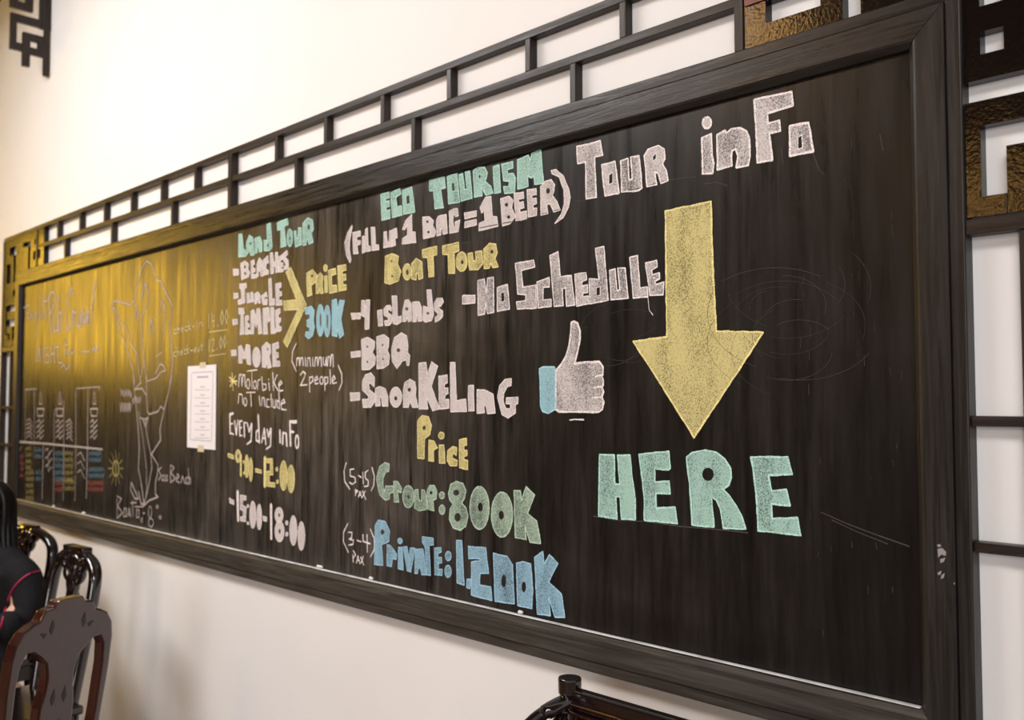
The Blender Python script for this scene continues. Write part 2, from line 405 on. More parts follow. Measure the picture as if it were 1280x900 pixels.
chalk_word('white chalk line reading - BBQ', SOLID, (420, 340, 4.5), [
 '85,450 140,445 140,475 88,482',
 '145,380 180,368 220,390 218,430 205,450 225,480 220,520 190,548 148,550|E177 420 4 5 8|E177 505 4 5 8',
 '230,365 270,352 300,375 298,420 290,440 303,470 298,520 270,540 233,545|E263 410 4 5 8|E265 490 4 5 8',
 '315,430 330,370 370,342 400,360 408,420 405,455 418,470 412,525 400,525 398,495 375,500 345,543 318,500|E352 440 8 9 8'], .0028)
chalk_word('white chalk line reading - SNORKELING', SOLID, (430, 430, 5.565), [
 '45,340 112,338 112,388 48,395',
 '130,260 150,215 190,200 215,235 212,300 185,270 175,280 180,320 220,350 218,400 190,440 135,440 130,385 170,385 172,360 130,320',
 '220,310 250,295 290,310 310,370 308,432 270,432 262,370 250,375 255,430 222,432',
 'E363 370 42 70|E361 378 9 12 8', '415,320 425,270 460,245 495,265 503,310 500,360 518,440 480,442 462,400 450,440 415,440|E455 318 9 11 8',
 '522,135 572,128 582,215 612,125 655,155 610,295 668,450 620,465 580,375 585,452 525,452',
 '660,225 720,215 722,270 700,280 702,310 725,305 727,345 705,355 705,388 730,385 732,445 665,452',
 '742,130 775,128 785,395 850,385 855,470 745,472', '868,290 903,288 908,465 868,465',
 '928,318 985,320 1040,350 1055,480 1000,485 990,425 975,430 980,478 928,482',
 '1070,370 1085,290 1125,245 1168,240 1165,290 1140,295 1115,340 1110,400 1130,450 1160,450 1160,415 1130,415 1132,375 1215,370 1210,415 1195,420 1195,480 1145,515 1100,490'], .003)
chalk_word('yellow chalk word PRICE above the green line', YELL, (420, 500, 3.103), [
 '318,80 335,60 360,65 372,100 365,135 345,150 343,228 318,225|E343 108 5 7 8',
 '362,155 382,160 395,185 380,195 380,238 360,235', '402,175 420,175 425,245 402,245', 'E410 138 11 13',
 '435,195 455,180 470,185 468,215 455,205 452,225 472,235 470,255 445,255 432,235',
 '480,155 508,148 508,175 498,178 498,195 510,195 510,215 498,220 498,230 512,235 512,270 480,262'], .003)
chalk_word('pale green chalk word GROUP:', PALEG, (420, 570, 6), [
 '305,170 330,80 370,50 402,60 400,115 375,120 355,170 355,240 365,265 375,225 435,225 435,270 405,280 405,320 375,332 330,290',
 '435,190 465,190 495,240 490,275 465,265 475,345 438,345', 'E545 305 43 83|E545 306 7 12 8',
 '592,255 618,250 625,330 645,340 645,255 665,255 680,300 685,400 625,410 592,390',
 '685,265 705,220 740,220 760,260 755,320 730,335 738,410 695,400 685,330|E715 275 8 11 8',
 'E797 295 20 25', 'E798 402 22 35'], .0028)
chalk_word('pale green chalk price 800K', PALEG, (550, 590, 4.735), [
 '52,130 65,75 100,55 140,70 155,110 148,150 130,185 155,210 168,260 155,320 120,345 80,330 58,280 62,220 80,190 60,165|E97 122 14 14 10|E105 268 15 20 10',
 'E236 212 57 127 22|E240 207 12 21 10', 'E369 252 63 133 22|E364 255 12 21 10',
 '440,110 478,112 485,170 512,88 562,135 520,245 575,290 598,422 535,415 505,320 512,400 448,388'], .0036)
chalk_word('blue chalk word PRIVATE:', BLUE, (420, 570, 6), [
 '295,520 320,480 370,490 405,560 400,640 345,665 355,820 290,812|E350 570 11 16 8',
 '385,665 410,670 460,740 455,775 425,770 420,830 385,822', '470,685 500,685 508,855 468,845', 'E482 637 18 20',
 '508,680 535,680 550,760 560,690 595,690 565,870 535,860',
 '598,700 655,695 680,890 645,890 635,840 620,845 615,880 592,880',
 '650,605 730,615 735,665 700,670 712,895 683,890 670,680 650,650',
 '740,690 790,685 792,720 765,730 768,760 795,760 797,800 770,805 772,850 800,850 798,895 745,890',
 'E845 750 22 35', 'E843 865 24 46'], .0028)
chalk_word('blue chalk price 1,200K', BLUE, (550, 590, 4.735), [
 '100,405 130,405 145,670 103,655', '162,635 185,635 180,690 160,685',
 '170,440 272,448 290,600 240,598 236,668 302,680 310,760 188,728 188,532 240,525 238,512 172,512',
 '318,480 345,488 400,500 432,550 442,780 328,765|E378 645 11 30 10',
 '455,540 495,530 540,545 552,700 545,808 462,790|E497 680 10 25 10',
 '562,505 610,470 618,545 650,490 700,540 645,650 720,720 742,860 682,858 645,740 655,850 578,840'], .0036)
chalk_word('white chalk thumbs-up hand', WHITE, (660, 390, 6.425), [
 '350,85 370,75 400,90 420,150 420,220 400,320 375,415 480,402 575,400 605,440 605,500 592,512 608,545 605,590 597,602 610,640 596,680 612,720 600,780 570,803 250,800 225,780 228,470 270,420 310,350 335,260 345,180',
 'S 4.5 600,506 560,512 545,522', 'S 4.5 600,602 560,600 535,608', 'S 4.5 600,682 550,685 520,690', 'S 4 340,868 380,862 450,865'], .0052, 'chalk_drawing')
chalk_word('light blue chalk cuff of the thumbs-up hand', SKY, (660, 390, 6.425), [
 '95,455 120,442 215,442 224,470 222,780 165,815 120,800 105,760 100,600'], .0036, 'chalk_drawing')

T1 = (280, 260, 5.625); T2 = (280, 400, 5.625)
chalk_word('mint green chalk words LAND TOUR', GREEN, T1, [
 '105,185 130,185 140,290 155,300 155,340 105,345', '160,240 180,190 205,210 215,330 190,335 182,300 160,335|E186 250 5 8 8',
 '217,215 255,200 270,240 270,305 250,310 243,260 235,315 220,318', '282,225 305,230 302,115 330,105 342,280 320,300 285,300|E310 265 5 8 8',
 '375,105 447,75 455,115 425,130 440,265 400,278 402,150 378,158', 'E465 210 20 62|E465 212 4 9 8',
 '493,165 508,160 512,215 520,210 525,140 545,140 550,255 503,275',
 '555,110 590,70 625,85 632,150 615,175 630,240 600,255 590,210 580,258 558,262|E597 135 7 16 8'], .003)
chalk_word('white chalk line reading - BEACHES', SOLID, T1, [
 '65,430 105,430 105,470 68,475', '118,390 150,372 175,395 172,430 185,455 175,485 125,505|E148 415 6 9 8|E150 460 6 9 8',
 '190,375 215,365 218,395 205,400 208,425 222,425 222,448 205,450 208,470 232,465 235,490 195,495',
 '232,395 250,350 268,370 282,475 262,480 255,440 245,445 245,480 232,480', '275,370 310,335 318,385 300,390 298,430 315,440 315,465 280,470',
 '325,320 345,315 352,380 362,380 362,315 380,312 385,450 365,455 362,410 352,412 352,460 330,462',
 '385,345 412,330 415,355 400,370 402,390 418,385 418,410 403,415 405,430 420,430 420,448 388,450',
 '415,325 445,298 450,325 432,345 455,370 458,425 425,435 425,410 440,395 415,360'], .0028)
chalk_word('white chalk line reading - JUNGLE', SOLID, T1, [
 '70,600 102,600 102,632 72,638', '110,535 160,530 162,560 148,565 150,668 102,678 100,650 125,640 122,570 112,565',
 '160,600 178,598 182,645 190,645 188,595 205,592 212,660 165,668', '215,605 240,590 255,610 258,668 242,668 238,630 232,672 218,672',
 '262,620 300,590 308,625 290,620 285,650 292,660 292,640 308,640 305,680 275,680', '315,500 335,495 340,640 358,640 360,680 322,685',
 '365,535 403,525 405,555 388,565 390,590 408,590 408,615 390,620 390,650 410,650 412,682 368,685'], .0028)
chalk_word('white chalk line reading - TEMPLE', SOLID, T1, [
 '60,785 98,782 98,815 65,822', '105,705 143,705 147,740 138,745 143,885 115,890 120,745 105,745',
 '150,760 175,755 178,785 165,790 168,815 182,815 182,835 168,838 168,860 188,860 188,885 150,888',
 '190,725 215,715 222,760 232,710 255,705 270,880 245,885 240,800 228,840 215,800 212,885 190,885',
 '275,705 318,700 325,790 305,810 310,885 278,885', '328,700 352,700 358,850 365,850 365,880 332,885',
 '362,720 395,705 400,735 385,750 388,775 402,775 402,800 388,805 390,835 405,835 405,865 367,870'], .0028)
chalk_word('yellow chalk bracket pointing to PRICE', YELL, T1, ['437,450 472,418 582,682 447,980 420,940 522,712 425,720 420,655 512,645'], .003, 'chalk_bracket')
chalk_word('yellow chalk word PRICE beside the bracket', YELL, T1, [
 '582,460 625,435 655,470 648,520 615,545 622,610 588,622|E620 478 6 9 8', '650,490 680,455 700,480 695,525 700,600 680,600 672,560 668,600 650,600',
 '708,480 728,475 732,590 710,595', 'E716 422 14 24 10', '735,440 785,425 790,465 760,475 760,545 795,545 797,590 745,600',
 '800,410 858,398 862,435 835,445 835,470 858,465 860,505 838,510 838,540 862,540 862,575 808,585'], .003)
chalk_word('light blue chalk price 300K', SKY, T1, [
 '572,705 615,690 638,720 632,790 640,840 625,900 595,920 572,895 580,870 600,875 605,840 585,830 585,790 605,780 605,745 575,745',
 'E680 790 27 112 18|E680 790 4 40 8', 'E728 795 23 112 18|E728 795 4 40 8',
 '762,650 795,640 800,710 815,650 850,650 825,780 845,890 815,915 800,850 798,905 762,895'], .0028)
chalk_word('white chalk line reading - MORE', SOLID, T2, [
 '52,212 88,210 90,248 55,252', '102,190 125,178 145,230 158,172 185,178 192,315 165,310 158,262 145,275 132,262 130,305 105,300',
 'E230 262 29 70', '268,190 300,155 328,175 332,225 322,260 337,330 310,340 300,290 298,335 270,330|E308 205 4 8 8',
 '340,170 385,155 388,195 365,205 365,230 385,230 385,262 368,265 370,290 395,290 397,325 345,328'], .0028)
chalk_word('yellow chalk asterisk', YELL, T2, ['S 5 60,375 66,495', 'S 5 40,400 90,455', 'S 5 82,395 45,470', 'S 5 42,430 95,430'], name='chalk_mark')
chalk_word('thin white chalk note (minimum 2 people)', SOLID, T2, [
 'S 5 510,165 485,220 480,290 510,360', 'S 5 512,325 515,270 530,265 535,320 542,268 555,266 560,320', 'S 5 574,265 577,325',
 'S 5 588,325 591,268 605,266 611,325', 'S 5 625,265 628,325', 'S 5 640,325 645,264 658,264 662,322 672,262 685,264 689,325',
 'S 5 700,262 702,312 714,320 722,262 724,320', 'S 5 730,325 734,258 747,258 750,322 758,244 768,245 771,328',
 'S 5.5 540,385 558,362 575,375 565,410 540,460 587,455', 'S 5 603,400 605,505', 'S 5 603,405 625,398 628,430 605,448',
 'S 5 640,428 662,415 655,395 640,412 643,450 665,445', 'S 5 E688 425 12 26', 'S 5 710,400 712,495', 'S 5 711,405 732,402 732,440 712,455',
 'S 5 748,350 752,450', 'S 5 762,430 785,412 775,392 762,412 768,447 794,440', 'S 5 806,320 830,380 832,440 812,492'], name='chalk_handwriting')
chalk_word('thin white chalk note motorbike not include', SOLID, T2, [
 'S 5 105,470 110,385 125,382 128,465 136,385 148,387 152,470', 'S 5 E172 450 12 34', 'S 5 165,360 235,350', 'S 5 198,360 200,485',
 'S 5 E220 455 11 28', 'S 5 238,490 241,425 257,418', 'S 5 268,400 275,495 298,485 298,452 275,450', 'S 5 318,440 322,495', 'S 4 316,415 318,422',
 'S 5 345,370 350,495', 'S 5 377,385 352,440 385,500', 'S 5 387,462 412,445 402,428 387,450 393,500 417,495',
 'S 5 102,585 108,520 130,525 135,590', 'S 5 E152 575 11 28', 'S 5 160,510 222,508', 'S 5 190,512 195,605', 'S 5 250,535 255,600',
 'S 5 267,600 270,545 285,547 290,605', 'S 5 320,558 303,560 302,610 322,612', 'S 5 332,520 337,612', 'S 5 345,560 348,612 362,618 365,560',
 'S 5 390,575 376,565 374,612 392,622', 'S 5 388,510 393,625', 'S 5 402,592 432,578 420,557 403,580 408,628 440,632'], name='chalk_handwriting')
T3 = (270, 510, 4.7375)
chalk_word('white chalk words EVERYDAY INFO', SOLID, T3, [
 'S 11 84,35 86,152', 'S 8 86,38 104,32', 'S 8 86,95 100,92', 'S 8 88,148 106,156', 'S 8 112,75 122,158 131,72', 'S 9 141,80 143,165', 'S 6 141,80 156,76', 'S 6 143,118 154,117', 'S 6 143,163 158,163',
 'S 9 168,85 171,172', 'S 6 168,90 184,86', 'S 8 188,92 198,140 213,92', 'S 8 214,92 210,195 186,214', 'S 11 252,42 259,205', 'S 8 250,132 240,142 240,190 256,200',
 'S 8 273,205 287,122 298,215', 'S 6 276,178 295,180', 'S 8 304,127 313,172 325,122', 'S 8 328,122 325,225 300,243', 'S 9 380,132 382,205',
 'S 9 396,215 399,145 418,152 422,225', 'S 11 440,78 443,222', 'S 11 440,82 478,82', 'S 9 442,140 462,142', 'S 8 E482 200 10 38'], .003)
chalk_word('yellow chalk hours - 9:00-12:00', YELL, T3, [
 '72,268 106,280 108,302 74,290', 'E133 285 17 38 12|E133 285 4 12 8', 'S 12 150,280 149,400', 'S 9 165,315 166,325', 'S 9 167,380 168,390',
 'E184 345 12 68 14', 'E208 365 11 70 14', '235,358 272,368 272,386 236,378', 'S 16 292,295 291,462',
 '302,300 336,300 340,395 318,395 318,440 352,445 352,468 302,462 302,375 322,375 322,325 302,322', 'E362 362 7 11 8', 'E366 437 7 11 8',
 'E402 400 22 88 18', 'E446 420 22 82 18'], .003)
chalk_word('white chalk hours - 15:00-18:00', SOLID, T3, [
 '80,532 108,548 108,572 82,560', 'S 15 130,495 133,665', '145,515 180,522 180,545 160,542 160,575 182,590 178,672 145,668 145,645 162,645 162,608 145,600',
 'E191 580 6 9 8', 'E191 682 6 9 8', 'E220 632 19 80 18', 'E258 645 15 75 18', '280,640 303,648 303,672 281,665', 'S 15 328,575 329,772',
 'E375 634 25 45 14|E375 634 4 9 8', 'E378 730 28 62 16|E378 730 5 12 8', 'E421 680 8 12 8', 'E421 747 8 12 8', 'E460 725 22 88 18', 'E507 758 21 85 18'], .003)
T5 = (420, 570, 6)
chalk_word('thin white chalk note (5-15) PAX', SOLID, T5, [
 'S 4.5 80,50 63,110 68,190 107,250', 'S 4.5 138,97 108,102 110,150 145,160 150,195 125,212 105,198', 'S 4.5 170,145 192,160', 'S 4.5 203,120 208,210',
 'S 4.5 243,108 222,122 222,165 245,185 243,225 215,228', 'S 4.5 272,85 290,150 286,220 266,262', 'S 4 148,250 150,298', 'S 4 148,254 167,262 150,278',
 'S 4 172,308 183,265 196,315', 'S 3.5 175,292 192,295', 'S 4 202,262 225,325', 'S 4 222,262 198,312'], name='chalk_handwriting')
chalk_word('thin white chalk note (3-4) PAX', SOLID, T5, [
 'S 4.5 92,505 60,570 58,640 95,722', 'S 4.5 95,572 122,572 120,612 102,622 135,632 130,662 98,668', 'S 4.5 162,633 190,643', 'S 4.5 205,590 206,640 260,658',
 'S 4.5 236,590 238,720', 'S 4.5 260,548 290,620 290,700 262,755', 'S 4 130,740 132,795', 'S 4 132,708 150,742 133,765', 'S 4 156,802 167,748 182,808', 'S 3.5 160,780 178,785',
 'S 4 188,758 212,818', 'S 4 208,752 190,802'], name='chalk_handwriting')

# map drawing on the left
T6 = (120, 310, 5.29); T7 = (120, 470, 4.5)
c = Chalk()
def sp(T, s, wd=7, mi=0, closed=False): c.strip(parse(s, T), wd/1000, mi, closed, off=.0008, jit=.25)
sp(T6, '100,400 120,350 230,375 255,350 300,140 335,85 370,110 405,215 430,220 470,310 505,380 490,520 510,760 490,900')
sp(T7, '430,0 385,190 360,300 365,360 312,440 350,500 345,560 335,600 335,665 350,680 300,700 265,735 220,735')
sp(T6, '100,400 125,400 140,490 200,650 245,800 255,900', 6); sp(T7, '210,0 230,200 245,400 240,520 255,600 270,720')
sp(T6, '120,390 160,490 200,520 240,650 275,700 285,830 300,900', 6); sp(T6, '355,310 340,370 300,460 305,600 320,740 300,850', 6); sp(T6, '320,740 335,890', 6)
sp(T7, '250,0 250,40 220,75 260,70 285,110 290,200 300,215 350,200 365,170 385,190'); sp(T7, '285,0 285,110')
sp(T7, '280,240 285,320 310,440 315,520 290,650 270,720'); sp(T7, '240,200 265,350 285,520 285,640 275,720', 4)
sp(T6, '340,880 400,860 430,820 460,810 450,780 425,765 395,830'); sp(T7, '250,235 280,245 295,232 280,285 265,245')
for q in ('300,340 330,225 345,310', '255,475 272,375 280,475', '350,580 368,470 385,550', '420,425 440,330 460,420', '440,550 460,430', '400,720 435,690'): sp(T6, q, 6)
sp(T7, '200,600 240,690 220,690 195,640 200,600'); sp(T7, '240,650 255,720 275,720')
for q in ('E305 765 10 33 10', 'E310 825 14 24 10', 'E270 772 4 5 6', 'E345 735 6 8 6', 'E362 795 6 9 6', 'E258 810 5 12 6'): sp(T7, q, 5, closed=True)
c.build('chalk_drawing', [m_faint2], 'white chalk outline map of an island')
c = Chalk()
for q in ('118,690 120,800', '118,675 145,690 122,730 150,770 120,800', '160,745 155,790 172,790 172,745 160,745', '180,790 187,742 196,792 184,770', '206,700 209,790', '196,715 228,712', '230,750 229,795 243,795 243,755 230,750'): sp(T7, q, 6)
for q in ('368,515 352,530 368,560 352,585', '376,560 371,585 385,588 385,558 376,560', '395,560 392,588 403,588 402,560 395,560', '420,500 420,600', '420,500 440,515 422,545 448,575 420,600', '455,580 470,565 460,550 452,590 470,600', '478,602 488,562 500,605', '518,568 506,575 506,602 518,606', '521,520 523,608', '523,572 532,575 532,608'): sp(T7, q, 6)
for i in range(9):
    x = 140+i*13; y = 95+random.randint(-6, 6)
    sp(T7, f'{x},{y-15} {x+5},{y+22} {x+9},{y-8}' if i < 5 else f'{x},{y+30} {x+6},{y+60} {x+9},{y+25}', 6)
for i in range(5): sp(T7, f'{136+i*13},{150} {140+i*13},{200} {147+i*13},{158}', 7)
c.build('chalk_handwriting', [m_faint2], 'white chalk place names Boat Tour and Sao Beach on the map')
c = Chalk()
sp(T7, 'E112 520 17 42 16', 12, closed=True); sp(T7, '112,490 112,550', 10)
for k in range(12):
    a = 2*pi*k/12; sp(T7, f'{112+24*cos(a)},{520+55*sin(a)} {112+42*cos(a)},{520+100*sin(a)}', 5)
c.build('chalk_drawing', [m_yelch], 'small faded yellow chalk sun')
# mono stroke letters for the small check-in times
G = {'c': ['1,.7 .3,.7 .2,.1 1,0'], 'h': ['.1,1.4 .15,0', '.15,.6 .8,.7 .85,0'], 'e': ['.1,.4 .9,.45 .6,.8 .15,.5 .4,0 .9,.1'], 'k': ['.1,1.4 .1,0', '.8,.8 .1,.4 .9,0'],
     '-': ['.1,.4 .9,.4'], 'i': ['.5,.7 .5,0', '.5,1 .5,1.08'], 'n': ['.1,0 .15,.7 .8,.7 .9,0'], 'o': ['.5,.75 .1,.4 .5,0 .9,.4 .5,.75'], 'u': ['.1,.7 .2,0 .8,.1 .85,.7'], 't': ['.5,1.2 .55,0', '.1,.8 .9,.8'],
     '1': ['.5,1.4 .5,0'], '4': ['.2,1.4 .1,.6 .9,.6', '.7,1.2 .7,0'], '2': ['.1,1.2 .8,1.3 .7,.7 .1,0 .9,0'], '0': ['.5,1.4 .1,.7 .5,0 .9,.7 .5,1.4'], '.': ['.5,0 .5,.1'], ' ': []}
def mono(txt, x0, y0, x1, y1, h):
    n = len(txt)
    for i, ch in enumerate(txt):
        for s in G[ch]:
            q = []
            for t in s.split():
                u, v = map(float, t.split(',')); f = (i+u*.8)/n
                q.append(P(x0+(x1-x0)*f, y0+(y1-y0)*f-h*v))
            c.strip(q, .006, 0, off=.0008, jit=.2)
c = Chalk()
mono('check-in', 217, 418, 254, 408, 8); mono('14.00', 259, 411, 287, 404, 13); mono('check-out', 217, 446, 255, 438, 8); mono('12.00', 260, 440, 284, 434, 11)
sp((0, 0, 1), '262,415 285,412', 5); sp((0, 0, 1), '262,445 282,442', 5)
c.build('chalk_handwriting', [mat('pale_yellow_chalk', (.52, .44, .22), .9, .1)], 'faint yellowish chalk check-in 14.00 and check-out 12.00')
# "Tonight: Pub Crawl" and the drinks grid at the far left
T8 = (10, 340, 6.43)
c = Chalk()
for q in ('330,200 345,490', '325,215 345,165 370,160 385,200 375,260 340,340', '365,330 370,480 400,470 400,340', '410,190 405,480 430,440 430,320 408,340',
          '525,180 515,130 485,190 470,350 480,480 505,440 520,320', '530,440 522,315 550,330', '580,330 558,430 585,435 592,340 596,430', '606,290 608,405 622,410 634,340 640,400 652,300', '705,75 680,260 660,430'): sp(T8, q, 13)
c.build('chalk_handwriting', [m_faint2], 'large faded chalk words Pub Crawl')
c = Chalk()
for q in ('125,290 170,265', '148,275 160,400', 'E163 350 9 25 8', '180,380 187,330 198,375', '208,330 210,380', '225,380 220,330 236,325 232,450 222,520', '255,180 262,385 275,310 288,385', '298,180 303,385', '285,240 318,232'): sp(T8, q, 8)
for q in ('225,600 230,720 255,600 262,725', '280,610 282,720', '330,605 300,610 300,730 330,725 328,665 310,665', '345,600 348,725', '348,660 370,655', '370,600 375,730', '380,605 410,600', '396,600 408,730 440,728',
          '455,540 460,585 485,585', '455,660 470,620 480,660 500,625 515,660 540,625', '590,640 655,640', '680,640 690,600 705,640 730,600', '430,770 450,740 470,790 500,745'): sp(T8, q, 9)
c.build('chalk_handwriting', [m_faint2], 'faint chalk word Tonight and scribbled line below Pub Crawl')
T9 = (10, 460, 5)
c = Chalk()
sp(T9, '55,460 230,472 590,508', 12)
for q in ('110,140 110,460', '165,140 165,480', '425,128 575,118', '105,135 182,130', '290,260 287,480 285,845', '350,200 350,480 345,830', '425,140 425,490 420,830', '500,130 498,500 490,815', '222,480 215,820', '575,120 570,140'): sp(T9, q, 6)
for bx, col_h in ((205, 300), (325, 310), (540, 320)):
    sp(T9, f'{bx-2},150 {bx-8},225 {bx+10},225 {bx+2},150', 7); sp(T9, f'{bx-24},255 {bx+22},255 {bx+16},300 {bx-18},300 {bx-24},255', 8)
    for k in range(4): sp(T9, f'{bx-25},{340+k*32} {bx-8},{322+k*32} {bx-2},{348+k*32} {bx+18},{325+k*32}', 7)
for k in range(5): sp(T9, f'118,{330+k*26} 135,{316+k*26} 150,{340+k*26}', 6); sp(T9, f'365,{340+k*26} 385,{320+k*26} 402,{350+k*26}', 6)
for k in range(3): sp(T9, f'235,{515+k*50} 250,{500+k*50} 255,{545+k*50} 275,{515+k*50}', 6); sp(T9, f'435,{545+k*55} 455,{525+k*55} 480,{580+k*55}', 6)
c.build('chalk_drawing', [m_faint2], 'faded white chalk drinks table with bottles')
for lab, m, rows in (('dull blue', m_bluech, [(165, 500, 215, 560), (170, 640, 210, 700), (292, 520, 350, 690), (505, 520, 590, 580), (505, 620, 605, 690)]),
                     ('dull yellow', m_yelch, [(112, 490, 150, 620), (112, 640, 165, 810), (352, 520, 410, 690), (352, 700, 418, 765), (60, 490, 85, 520)]),
                     ('dark red', m_redch, [(292, 705, 340, 765), (500, 705, 600, 770), (75, 540, 100, 700)])):
    c = Chalk()
    for x0, y0, x1, y1 in rows:
        q = []; k = 0; y = y0
        while y < y1:
            x = x0; pts = []
            while x <= x1:
                pts.append(f'{x},{y+(0 if k % 2 else 26)+random.randint(-3, 3)}'); x += 8; k += 1
            if len(pts) > 1: sp(T9, ' '.join(pts), 6)
            y += 40
    c.build('chalk_handwriting', [m], lab+' chalk scribbled rows in the drinks table')
# faint swirls, wipe marks and guide lines
c = Chalk()
for q, wd in (('720,252 760,245 800,235 835,225 870,221', 2), ('742,645 770,650 810,652 850,658 900,662 935,666', 2.6), ('1100,168 1104,188', 2), ('1016,190 1024,212 1030,218', 2), ('977,185 979,205', 2.4),
              ('1026,640 1060,655 1100,670 1137,683', 2.2), ('1040,650 1070,664 1110,680', 1.5), ('880,230 895,228 910,232', 2), ('480,318 540,308 600,302', 2.4), ('600,285 650,275 700,262', 2.4)):
    sp((0, 0, 1), q, wd)
for k in range(30):
    cx, cy = (985, 395) if k < 20 else (770, 430); r0 = random.uniform(25, 95) if k < 20 else random.uniform(15, 55); a0 = random.uniform(0, 6.28); da = random.uniform(.7, 2.0)
    cx += random.uniform(-22, 22); cy += random.uniform(-45, 45)
    sp((0, 0, 1), ' '.join(f'{cx+r0*1.15*cos(a0+da*t/10):.1f},{cy+r0*.8*sin(a0+da*t/10):.1f}' for t in range(11)), random.uniform(.6, 1.1))
for k in range(30):
    x = random.uniform(1000, 1130); y = random.uniform(150, 820); sp((0, 0, 1), f'{x:.0f},{y:.0f} {x+random.uniform(-2,2):.1f},{y+random.uniform(3,16):.1f}', random.uniform(.6, 1.3))
o = c.build('wipe_marks', [m_faint], 'faint curved wipe marks and guide lines of chalk'); o['kind'] = 'stuff'
# pale smears on the right frame side, with bright glints painted in
c = Chalk()
for q in ('1171,681 1175,680 1177,683 1173,684', '1172,686 1178,685 1183,690 1182,695 1177,693 1173,697', '1175,699 1182,697 1180,702 1176,704', '1172,716 1177,713 1176,718 1173,719', '1177,719 1181,716 1180,722 1176,724', '1192,728 1194,729 1193,731'):
    pts = [P(*map(float, t.split(',')), -.0232) for t in q.split()]
    c.tri([p+Vector((0, -.0006, 0)) for p in pts], tessellate_polygon([[Vector((p.x, p.z, 0)) for p in pts]]), 0)
c.build('smear_glint', [mat('pale_smear_glint', (.32, .30, .29), .3)], 'pale smear with painted glints on the right side of the frame')

# ------------------------------------------------------------------ paper notice
nt = empty('paper_notice', (P(253, 510).x, 0, P(253, 560).z), 'narrow white printed notice taped to the blackboard between the island map and the price list', 'notice')
def npt(x, y, d): p = P(x, y); return (p.x-nt.location.x, d, p.z-nt.location.z)
q = [(235.5, 458), (271, 455.5), (269.8, 562.5), (234.5, 559)]
A = [npt(*t, -.0026) for t in q]; B = [npt(*t, -.0012) for t in q]
link('paper_sheet', mesh('paper_sheet', A+B, [(0,1,2,3), (7,6,5,4), (0,4,5,1), (1,5,6,2), (2,6,7,3), (3,7,4,0)], [m_paper]), nt)
for q in ([(250.5, 453), (258, 452.6), (258, 460), (250.5, 460.4)], [(248, 556), (255.5, 556.6), (255.5, 565), (248, 564.4)]):
    A = [npt(*t, -.0034) for t in q]; B = [npt(*t, -.0013) for t in q]
    link('tape_strip', mesh('tape_strip', A+B, [(0,1,2,3), (7,6,5,4), (0,4,5,1), (1,5,6,2), (2,6,7,3), (3,7,4,0)], [m_tape]), nt)
V = []; FF = []
def nbar(x0, y0, x1, y1, h):
    b = len(V); V.extend([npt(x0, y0, -.0029), npt(x1, y1, -.0029), npt(x1, y1+h, -.0029), npt(x0, y0+h, -.0029)]); FF.append((b, b+1, b+2, b+3))
nbar(241, 465.5, 267, 464, 1.0); nbar(239, 549, 265, 551, 1.0); nbar(247, 470.5, 261, 470, 2)
b = len(V); V.extend([npt(240, 466, -.0029), npt(240.6, 466, -.0029), npt(239, 549, -.0029), npt(238.4, 549, -.0029), npt(266.8, 465, -.0029), npt(267.4, 465, -.0029), npt(265.6, 551, -.0029), npt(265, 551, -.0029)]); FF += [(b, b+1, b+2, b+3), (b+4, b+5, b+6, b+7)]
for i in range(7):
    y = 479+i*10; nbar(251, y+4, 257, y+4.2, 1.1); nbar(244, y+8, 263, y+8.2, .7)
link('printed_lines', mesh('printed_lines', V, FF, [m_ink]), nt)

# chalk stubs on the ledge
for px, ln, lab in ((405, .03, 'white chalk stub on the ledge below 15:00-18:00'), (469, .016, 'small chalk crumb on the ledge below the (3-4) PAX note'),
                    (655, .014, 'small chalk crumb on the ledge below the blue 1,200K price'), (109, .03, 'white chalk stub on the ledge below the drinks table'), (71, .018, 'small chalk crumb at the far left end of the ledge')):
    p = P(px, 600); bm = bmesh.new()
    tube(bm, [(-ln/2, 0, 0), (-ln/2+.002, 0, 0), (ln/2-.002, .001, 0), (ln/2, .001, 0)], [.0035, .005, .0045, .003], 8)
    o = bmobj('chalk_stub', bm, m_chalkstick, smooth=True); o.location = (p.x, -.014, Z0+.0095)
    o['label'] = lab; o['category'] = 'chalk'; o['group'] = 'chalk left on the ledge'

# ------------------------------------------------------------------ lattice around the board
LY0, LY1 = -.010, .0185
lat = empty('wall_lattice', (0, 0, 0), 'black openwork wooden lattice with stepped fret corners on the wall around the blackboard', 'lattice')
Ls, Rs = -5.70, -1.075
def lrail(z0, z1, xa, xb, y0=LY0): boxobj('rail', (xa, xb, y0, LY1, z0, z1), m_lat_h, lat, bevel=.0015)
def lpost(x0, x1, z0, z1, y0=LY0): boxobj('strut', (x0, x1, y0, LY1, z0, z1), m_lat_v, lat, bevel=.0015)
TOPO, TOPI = 2.672, 2.650
lrail(TOPI, TOPO, -6.315, -.335)
lrail(2.537, 2.559, Ls+.011, Rs-.011)
BT = Z1+.098
for i in range(15):
    x = Ls+(Rs-Ls)*i/14; hw = .010
    if i in (0, 14): continue
    if i == 7: lpost(-3.422, -3.394, BT, TOPI, LY0-.004)
    else: lpost(x-hw, x+hw, 2.559, TOPI)
for x in (-5.255, -4.613, -3.939, -2.917, -2.236, -1.571): lpost(x-.010, x+.010, BT, 2.537)
for x in (Ls, Rs): lpost(x-.011, x+.011, BT, TOPI, LY0-.004)
